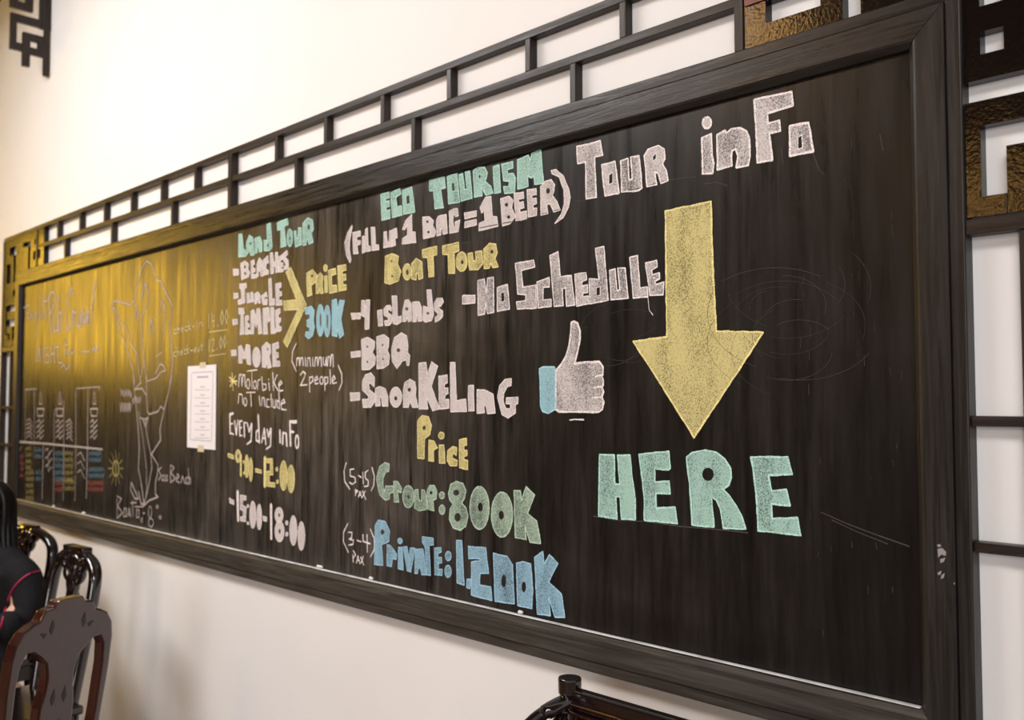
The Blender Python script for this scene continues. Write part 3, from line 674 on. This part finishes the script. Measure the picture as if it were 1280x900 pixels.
# fret panels (rectangles cut through a thick black board); the left one mirrors the right one
def fret(solid, holes, mirror):
    mx = (lambda x: -6.65-x) if mirror else (lambda x: x)
    rs = [(min(mx(a), mx(b)), max(mx(a), mx(b)), c, d) for a, b, c, d in solid]
    hs = [(min(mx(a), mx(b)), max(mx(a), mx(b)), c, d) for a, b, c, d in holes]
    xs = sorted({round(v, 5) for r in rs+hs for v in r[:2]}); zs = sorted({round(v, 5) for r in rs+hs for v in r[2:]})
    def inside(x, z): return any(r[0] < x < r[1] and r[2] < z < r[3] for r in rs) and not any(h[0] < x < h[1] and h[2] < z < h[3] for h in hs)
    nx, nz = len(xs)-1, len(zs)-1
    S = [[inside((xs[i]+xs[i+1])/2, (zs[j]+zs[j+1])/2) for j in range(nz)] for i in range(nx)]
    y0, y1 = LY0+.001, LY1; bm = bmesh.new(); cache = {}
    def v(i, j, k):
        if (i, j, k) not in cache: cache[(i, j, k)] = bm.verts.new((xs[i], (y0, y1)[k], zs[j]))
        return cache[(i, j, k)]
    g = lambda i, j: 0 <= i < nx and 0 <= j < nz and S[i][j]
    for i in range(nx):
        for j in range(nz):
            if not S[i][j]: continue
            bm.faces.new((v(i, j, 0), v(i+1, j, 0), v(i+1, j+1, 0), v(i, j+1, 0))); bm.faces.new((v(i, j, 1), v(i, j+1, 1), v(i+1, j+1, 1), v(i+1, j, 1)))
            if not g(i-1, j): bm.faces.new((v(i, j, 0), v(i, j+1, 0), v(i, j+1, 1), v(i, j, 1)))
            if not g(i+1, j): bm.faces.new((v(i+1, j, 0), v(i+1, j, 1), v(i+1, j+1, 1), v(i+1, j+1, 0)))
            if not g(i, j-1): bm.faces.new((v(i, j, 0), v(i, j, 1), v(i+1, j, 1), v(i+1, j, 0)))
            if not g(i, j+1): bm.faces.new((v(i, j+1, 0), v(i+1, j+1, 0), v(i+1, j+1, 1), v(i, j+1, 1)))
    bmobj('fret_panel', bm, m_lacq, lat, 'crackled glossy black fret board')
OX = -.335
solid = [(-1.062, OX, BT+.001, TOPI), (X1+.099, OX, 1.99, TOPI)]
holes = [(-1.010, -.883, 2.478, 2.528), (-.835, -.797, BT, 2.60), (-.835, -.70, 2.572, 2.60), (-.975, -.90, 2.565, 2.60),
         (-.573, -.532, 2.380, 2.60), (-.532, -.45, 2.55, 2.60), (-.573, -.533, 2.290, 2.332), (-.48, -.40, 2.38, 2.50),
         (X1+.098, -.43, 2.204, 2.243), (-.576, -.43, 2.112, 2.157), (-.576, -.533, 2.026, 2.157), (-.43, -.40, 2.06, 2.243), (-.49, -.45, 2.03, 2.07)]
for mi in (False, True):
    fret(solid, holes, mi)
    mx = (lambda a, b: (-6.65-b, -6.65-a)) if mi else (lambda a, b: (a, b))
    a, b = mx(X1+.099, OX); lrail(1.957, 1.986, a, b, LY0-.005)
    for z in (1.605, 1.376, .93): lrail(z, z+.019, a, b)
    a, b = mx(-.516, -.500); lpost(a, b, .949, 1.957)
    a, b = mx(-.357, -.335); lpost(a, b, .93, TOPI, LY0-.004)
    a, b = mx(-.535, -.5335); lpost(a, b, 1.99, 2.026, LY0-.002)
    if not mi:
        boxobj('painted_block', (-1.060, -1.008, LY0-.003, LY0+.002, 2.53, 2.648), mat('dark_red_lacquer', (.12, .012, .008), .35), lat, 'dark red lacquer block beside the post')

# hanging fret bracket on a cross beam, upper left
bx = -5.647
br = empty('fret_bracket', (bx, 0, 3.54), 'small black openwork fret bracket high on the wall, upper left corner', 'bracket')
def bbar(y0, y1, z0, z1, nm='fret_bar'): boxobj(nm, (-.014, .014, y0, y1, z0-3.54, z1-3.54), m_lat_v, br, bevel=.002)
bbar(-.043, .018, 3.812, 4.12, 'wall_post'); bbar(-.016, .012, 3.54, 3.812, 'post_tip')
bbar(-.196, -.043, 3.815, 3.860); bbar(-.196, -.163, 3.695, 3.815); bbar(-.196, -.130, 3.652, 3.695)
bbar(-.130, -.090, 3.570, 3.766); bbar(-.090, -.016, 3.724, 3.766); bbar(-.049, -.016, 3.686, 3.724); bbar(-.090, -.016, 3.645, 3.686)
bbar(-.200, -.079, 3.892, 3.934); bbar(-.118, -.079, 3.934, 4.12); bbar(-.200, -.160, 3.934, 4.06); bbar(-.200, -.118, 4.06, 4.12)
o = struct('trim_1', (bx-.05, bx+.05, -7.0, WY, 4.12, 4.3), m_lat_v)

# ------------------------------------------------------------------ lacquered chairs
def plate(bm, outer, holes, y0, y1, shear):
    loops = [[Vector((x, z, 0)) for x, z in L] for L in [outer]+holes]
    tr = tessellate_polygon(loops); flat = [p for L in loops for p in L]
    A = [bm.verts.new((p.x, y0+shear(p.y), p.y)) for p in flat]; B = [bm.verts.new((p.x, y1+shear(p.y), p.y)) for p in flat]
    for t in tr:
        bm.faces.new([A[i] for i in t]); bm.faces.new([B[i] for i in t][::-1])
    k = 0
    for L in loops:
        n = len(L)
        for i in range(n): a, b = k+i, k+(i+1) % n; bm.faces.new((A[a], A[b], B[b], B[a]))
        k += n
SH = lambda z: .16*max(0, z-.45)
def base(root, m, hw=.21, d=.42):
    bm = bmesh.new(); box(bm, -hw-.02, hw+.02, -d, .03, .435, .47); bmobj('seat', bm, m, root, bevel=.01, seg=3)
    bm = bmesh.new(); box(bm, -hw, hw, -d+.02, -d+.04, .37, .435); box(bm, -hw, hw, -.005, .015, .37, .435); box(bm, -hw, -hw+.02, -d+.03, 0, .37, .435); box(bm, hw-.02, hw, -d+.03, 0, .37, .435)
    bmobj('apron', bm, m, root)
    for x in (-hw+.02, hw-.02):
        for y in (-d+.035, .005):
            bm = bmesh.new(); tube(bm, [(x, y, .435), (x, y, .2), (x, y, .03), (x, y, 0)], [.022, .018, .015, .018], 8); bmobj('leg', bm, m, root, smooth=True)
    for x in (-hw+.02, hw-.02):
        bm = bmesh.new(); box(bm, x-.008, x+.008, -d+.04, 0, .12, .14); bmobj('stretcher', bm, m, root)
def mirror(pts): return pts + [(-x, z) for x, z in reversed(pts) if abs(x) > 1e-6]
# chair seen from behind, pale sheen on its flat back board
def fchair():
    r = empty('carved_chair', (-3.213, -.735, 0), 'red-brown lacquered chair with stepped crest and pierced back, nearest at lower left, seen from behind', 'chair', radians(110)-pi, 'carved lacquer chairs')
    base(r, m_lacquer, .165)
    out = mirror([(0, 1.022), (.045, 1.022), (.058, 1.003), (.09, .998), (.105, .968), (.125, .962), (.155, .945), (.178, .91), (.188, .86), (.19, .75), (.182, .6), (.175, .45)])
    hole = [(.148, .49), (.155, .62), (.158, .78), (.152, .84), (.135, .872), (.112, .870), (.085, .848), (.062, .825), (.055, .80), (.05, .77), (.053, .73), (.064, .68), (.066, .62), (.058, .56), (.045, .52), (.045, .49)]
    bm = bmesh.new(); plate(bm, out, [hole, [(-x, z) for x, z in hole][::-1]], -.022, .022, SH)
    bmobj('backrest', bm, m_lacquer, r, bevel=.006, seg=2)
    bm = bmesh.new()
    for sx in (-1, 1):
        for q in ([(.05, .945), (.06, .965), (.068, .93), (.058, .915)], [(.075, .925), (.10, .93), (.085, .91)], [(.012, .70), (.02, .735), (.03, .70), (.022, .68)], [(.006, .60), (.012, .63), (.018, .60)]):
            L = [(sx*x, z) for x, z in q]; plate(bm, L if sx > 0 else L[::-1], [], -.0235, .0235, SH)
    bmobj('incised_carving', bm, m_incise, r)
    return r
fchair()
def carved(name_loc, rz, label, s=1.0, k=1.2):
    r = empty('carved_chair', name_loc, label, 'chair', rz, 'carved lacquer chairs')
    base(r, m_lacquer_dk, .2)
    for sx in (-1, 1):
        pts = smoothpts([(sx*.18*s, SH(.45), .45), (sx*.192*s, SH(.6), .6), (sx*.202*s, SH(.75), .75), (sx*.205*s, SH(.88), .88), (sx*.192*s, SH(.96), .955), (sx*.155*s, SH(1.0), .995), (sx*.10*s, SH(1.0), 1.018), (sx*.05, SH(1.0), 1.030)], 4)
        bm = bmesh.new(); tube(bm, pts, (.021, .026), 12); bmobj('stile', bm, m_lacquer_dk, r, smooth=True)
    bm = bmesh.new(); y = SH(1.0)
    from mathutils import Euler
    blob(bm, (0, y, 1.035), (.075, .028, .022)); blob(bm, (0, y-.004, 1.0), (.05, .03, .045))
    for sx in (-1, 1):
        blob(bm, (sx*.045, y-.01, 1.02), (.034, .026, .018), Euler((0, sx*.5, 0))); blob(bm, (sx*.07, y-.006, 1.0), (.02, .026, .038), Euler((0, sx*.7, 0)))
        blob(bm, (sx*.025, y-.012, .965), (.016, .022, .045), Euler((0, sx*.25, 0))); blob(bm, (sx*.045, y-.008, .955), (.014, .02, .035), Euler((0, sx*.6, 0)))
    blob(bm, (0, y-.012, .93), (.03, .022, .05)); blob(bm, (0, y-.01, .88), (.02, .02, .04))
    box(bm, -.075, .075, y-.018, y+.018, 1.035, 1.055)
    for v_ in bm.verts: v_.co = Vector((v_.co.x*k, y+(v_.co.y-y)*k, 1.05+(v_.co.z-1.05)*k))
    bmobj('crest_carving', bm, m_lacquer_dk, r, 'carved leaf ornament in the middle of the crest', smooth=True, bevel=.003)
    sp_ = mirror([(0, .90), (.035, .90), (.03, .86), (.045, .80), (.06, .72), (.055, .64), (.035, .58), (.045, .47)])
    bm = bmesh.new(); plate(bm, sp_, [], -.01, .01, SH); bmobj('splat', bm, m_lacquer_dk, r, bevel=.003)
    return r
carved((-3.972, -.455, 0), radians(4), 'dark lacquered chair with carved leaf crest against the wall behind the red-brown chair', .93)
carved((-4.82, -.375, 0), radians(12), 'black lacquered chair behind the shoulder of the seated person, far left', 1.15, 1.0)

# armchair whose top only rises over the lower edge of the picture
ac = empty('rail_back_armchair', (-1.03, -.30, 0), 'glossy black armchair with round post cap and beaded top rail, under the blackboard', 'chair', 0)
HX = .30
for sx, nm in ((-1, 'stile'), (1, 'stile')):
    bm = bmesh.new(); tube(bm, [(sx*HX, 0, .44), (sx*HX, 0, .8), (sx*HX, 0, 1.0), (sx*HX, 0, 1.03), (sx*HX, 0, 1.034)], [.019, .018, .018, .019, .019], 16)
    st = bmobj('stile', bm, m_lacquer_dk, ac, smooth=True, bevel=.002)
    bm = bmesh.new(); tube(bm, [(sx*HX, 0, 1.02), (sx*HX, 0, 1.028), (sx*HX, 0, 1.056), (sx*HX, 0, 1.060)], [.021, .0245, .0255, .0245], 20)
    bmobj('post_cap', bm, m_lacquer_dk, ac, 'short round cap on the post', bevel=.001)
bm = bmesh.new(); box(bm, -HX, HX, -.014, .014, 1.000, 1.040); bmobj('top_rail', bm, m_lacquer_dk, ac, bevel=.006, seg=3)
for z in (1.010, .992):
    bm = bmesh.new(); tube(bm, [(-HX, -.016, z), (HX, -.016, z)], .004, 8); bmobj('bead', bm, m_lacquer, ac, 'thin brown bead along the rail', smooth=True)
boxobj('back_panel', (-HX+.02, HX-.02, -.008, .008, .5, .999), m_lacquer_dk, ac)
for sx in (-1, 1):
    pts = smoothpts([(sx*HX, -.005, 1.012), (sx*(HX+.012), -.05, 1.0), (sx*(HX+.022), -.10, .975), (sx*(HX+.028), -.155, .925), (sx*(HX+.03), -.21, .85), (sx*(HX+.03), -.30, .76), (sx*(HX+.02), -.42, .735)], 5)
    bm = bmesh.new(); tube(bm, pts, (.014, .022), 12); bmobj('arm', bm, m_lacquer_dk, ac, smooth=True)
    bm = bmesh.new()
    for k in range(7):
        t = k/6; blob(bm, (sx*(HX-.008), -.045-.08*t, .965-.10*t), (.013, .013, .006), u=10, v=6)
    tube(bm, [(sx*(HX-.004), -.03, .99), (sx*(HX-.002), -.09, .93), (sx*HX, -.14, .84)], .011, 8)
    bmobj('arm_carving', bm, m_lacquer_dk, ac, 'ribbed carving inside the arm', smooth=True)
    bm = bmesh.new(); tube(bm, [(sx*(HX+.015), -.41, .735), (sx*(HX), -.41, .46)], .015, 10); bmobj('arm_post', bm, m_lacquer_dk, ac, smooth=True)
base(ac, m_lacquer_dk, HX, .45)

# ------------------------------------------------------------------ seated person at the far left
PX, PY = -4.45, -.54
pr = empty('person', (PX, PY-.12, 0), 'seated person with long black hair, dark jacket with crimson piping, at left edge', 'person', radians(28))
# figure built in its own frame: faces -Y, its left side is +X
def L_(x, y, z): return Vector((x, y+.12, z))
def fused(name, bm, m, voxel, label=None, it=6):
    o = bmobj(name, bm, m, pr, label, smooth=True)
    q = o.modifiers.new('remesh', 'REMESH'); q.mode = 'VOXEL'; q.voxel_size = voxel; q.use_smooth_shade = True
    q = o.modifiers.new('smooth', 'SMOOTH'); q.factor = .5; q.iterations = it
    return o
HC = Vector((PX, PY-.035, 1.175))
bm = bmesh.new()
tube(bm, smoothpts([L_(0, -.05, .48), L_(0, -.03, .62), L_(0, -.01, .80), L_(0, -.01, .93), L_(0, -.015, .99)], 2), [(.15, .11)]*2+[(.13, .10)]*2+[(.15, .10)]*3+[(.10, .08)]*2, 16)
tube(bm, [L_(0, -.01, .94), L_(0, -.02, 1.02), L_(0, -.03, 1.10), L_(0, -.035, 1.14)], [.07, .052, .05, .055], 14)
blob(bm, L_(0, -.03, 1.20), (.078, .095, .095), None, 24, 16); blob(bm, L_(0, -.065, 1.125), (.055, .055, .06), None, 20, 12)
for s in (-1, 1):
    tube(bm, smoothpts([L_(s*.06, -.01, .95), L_(s*.165, -.01, .93), L_(s*.225, -.035, .77), L_(s*.20, -.20, .70), L_(s*.09, -.34, .665)], 3), [.06]*3+[.055]*3+[.045]*3+[.038]*2+[.032]*2, 12)
    blob(bm, L_(s*.06, -.39, .655), (.042, .052, .018), None, 14, 10)
    for k in range(4):
        x = s*.06+(k-1.5)*.020; e = (.012, .004, .002, .008)[k]
        tube(bm, smoothpts([L_(x, -.41, .657), L_(x, -.445+e, .652), L_(x, -.475+e, .640), L_(x, -.488+e, .622)], 2), [.0095]*3+[.0085]*2+[.0075]*2, 8)
    tube(bm, smoothpts([L_(s*.03, -.375, .655), L_(s*.012, -.40, .652), L_(s*.006, -.43, .648)], 2), [.012, .011, .010, .010, .009], 8)
    tube(bm, smoothpts([L_(s*.09, -.06, .55), L_(s*.11, -.44, .53), L_(s*.11, -.47, .30), L_(s*.11, -.46, .08)], 3), [.085]*3+[.065]*3+[.05]*2+[.037]*2, 12)
    tube(bm, [L_(s*.11, -.44, .045), L_(s*.11, -.52, .035), L_(s*.11, -.60, .028)], [.036, .034, .024], 10)
fused('body', bm, m_skin, .006, it=4)
O = Vector((PX, PY-.12, 0))
def lblob(bm, c, r, rot=None, u=16, v=10): blob(bm, Vector(c)-O, r, rot, u, v)
bm = bmesh.new(); lblob(bm, (HC.x, HC.y-.085, HC.z-.012), (.011, .018, .020)); bmobj('nose', bm, m_skin, pr, smooth=True)
m_lip = mat('lips', (.45, .13, .11), .45); m_eye = mat('dark_eye', (.02, .012, .01), .2)
bm = bmesh.new(); lblob(bm, (HC.x, HC.y-.082, HC.z-.048), (.022, .010, .007)); bmobj('mouth', bm, m_lip, pr, smooth=True)
for s in (-1, 1):
    bm = bmesh.new(); lblob(bm, (HC.x+s*.032, HC.y-.073, HC.z+.008), (.013, .008, .006)); bmobj('eye', bm, m_eye, pr, smooth=True)
    bm = bmesh.new(); lblob(bm, (HC.x+s*.078, HC.y-.002, HC.z-.005), (.010, .017, .028)); bmobj('ear', bm, m_skin, pr, smooth=True)
# hair: cap plus many long locks
bm = bmesh.new(); lblob(bm, (HC.x, HC.y+.024, HC.z+.048), (.100, .106, .082), u=24, v=16)
lblob(bm, (HC.x, HC.y+.055, HC.z-.05), (.080, .065, .14), u=20, v=14)
for k in range(46):
    a = radians(-4+k*(182/45)); rx, ry = .102, .104
    sx, sy = cos(a)*rx, sin(a)*ry+.022
    j = random.uniform(-.006, .006)
    pts = smoothpts([(HC.x+sx*.5, HC.y+sy*.5, HC.z+.122), (HC.x+sx*.92, HC.y+sy*.92, HC.z+.075), (HC.x+sx*1.04, HC.y+sy*1.02, HC.z), (HC.x+sx*1.05+j, HC.y+sy*1.0+j, HC.z-.08), (HC.x+sx*1.22+j*2, HC.y+sy*1.05-.01, HC.z-.17), (HC.x+sx*1.45+j*3, HC.y+sy*1.25-.02, HC.z-.25), (HC.x+sx*1.45+j*3, HC.y+sy*1.3-.03, HC.z-.33-abs(j)*6)], 3)
    tube(bm, [Vector(p)-O for p in pts], [(.012, .012)]*8+[(.012, .011)]*4+[(.010, .009)]*2+[(.006, .006)]*(len(pts)-14), 7)
bmobj('hair', bm, m_hair, pr, smooth=True)
# jacket over torso and arms, trousers over legs
bm = bmesh.new()
tube(bm, smoothpts([L_(0, -.05, .47), L_(0, -.03, .62), L_(0, -.01, .80), L_(0, -.01, .92), L_(0, -.01, .97)], 2), [(.19, .15)]*2+[(.18, .15)]*2+[(.20, .145)]*3+[(.15, .12), (.10, .10)], 20)
tube(bm, smoothpts([L_(-.20, -.01, .915), L_(-.13, -.01, .955), L_(0, -.01, .985), L_(.13, -.01, .955), L_(.20, -.01, .915)], 3), [.06]*3+[.068]*7+[.06]*3, 14)
for s in (-1, 1):
    tube(bm, smoothpts([L_(s*.15, -.01, .93), L_(s*.215, -.012, .895), L_(s*.255, -.02, .80), L_(s*.255, -.06, .735), L_(s*.215, -.20, .70), L_(s*.11, -.33, .668)], 3), [.07]*4+[.068]*4+[.062]*4+[.055]*2+[.046]*2, 14)
fused('jacket', bm, m_jacket, .009, 'dark jacket with crimson piping', 8)
bm = bmesh.new()
for s in (-1, 1): tube(bm, smoothpts([L_(s*.08, -.05, .555), L_(s*.11, -.44, .535), L_(s*.11, -.475, .30), L_(s*.11, -.46, .10)], 3), [.10]*3+[.082]*3+[.066]*2+[.056]*2, 14)
blob(bm, L_(0, -.06, .55), (.17, .13, .09))
fused('trousers', bm, m_trouser, .010)
for s in (-1, 1):
    bm = bmesh.new(); lblob(bm, (PX+s*.11, PY-.53, .035), (.045, .12, .038)); bmobj('shoe', bm, m_jacket, pr, smooth=True)
# piping sewn over the near shoulder: laid on the jacket's own surface
bpy.context.view_layer.update()
jk = bpy.data.objects['jacket'].evaluated_get(bpy.context.evaluated_depsgraph_get())
iv = pr.matrix_world.inverted(); pts = []
for x, y in ((64, 716), (60, 713), (50, 713.5), (40, 716), (31, 721), (23, 728), (16, 737), (11, 748), (7, 760), (4, 772), (1, 786)):
    d = (FW + RT*((x-640)/F) + UP*((450-y)/F)).normalized()
    ok, loc, nor, _ = jk.ray_cast(iv @ CAM, iv.to_3x3() @ d)
    if ok: pts.append(loc+nor*.001)
if len(pts) > 3:
    bm = bmesh.new(); tube(bm, smoothpts(pts, 3), .0045, 8); bmobj('piping', bm, m_piping, pr, 'crimson piping over the shoulder', smooth=True)

# ------------------------------------------------------------------ warm lanterns behind the photographer
for lx, ly, lz, nm in ((-2.15, -5.0, 3.0, 'amber hanging lantern behind the photographer, nearer the right'), (-2.75, -3.0, 3.82, 'amber hanging lantern behind the photographer, farther left')):
    r = empty('hanging_lantern', (lx, ly, lz-.2), nm, 'lantern', 0, 'hanging lanterns out of view')
    bm = bmesh.new(); tube(bm, [(0, 0, .06), (0, 0, .08), (0, 0, .2), (0, 0, .32), (0, 0, .34)], [.06, .11, .15, .11, .06], 20); bmobj('lamp_shade', bm, m_lantern, r, smooth=True)
    bm = bmesh.new(); tube(bm, [(0, 0, .34), (0, 0, 4.3-lz+.2)], .006, 6); bmobj('cord', bm, m_lacquer_dk, r)
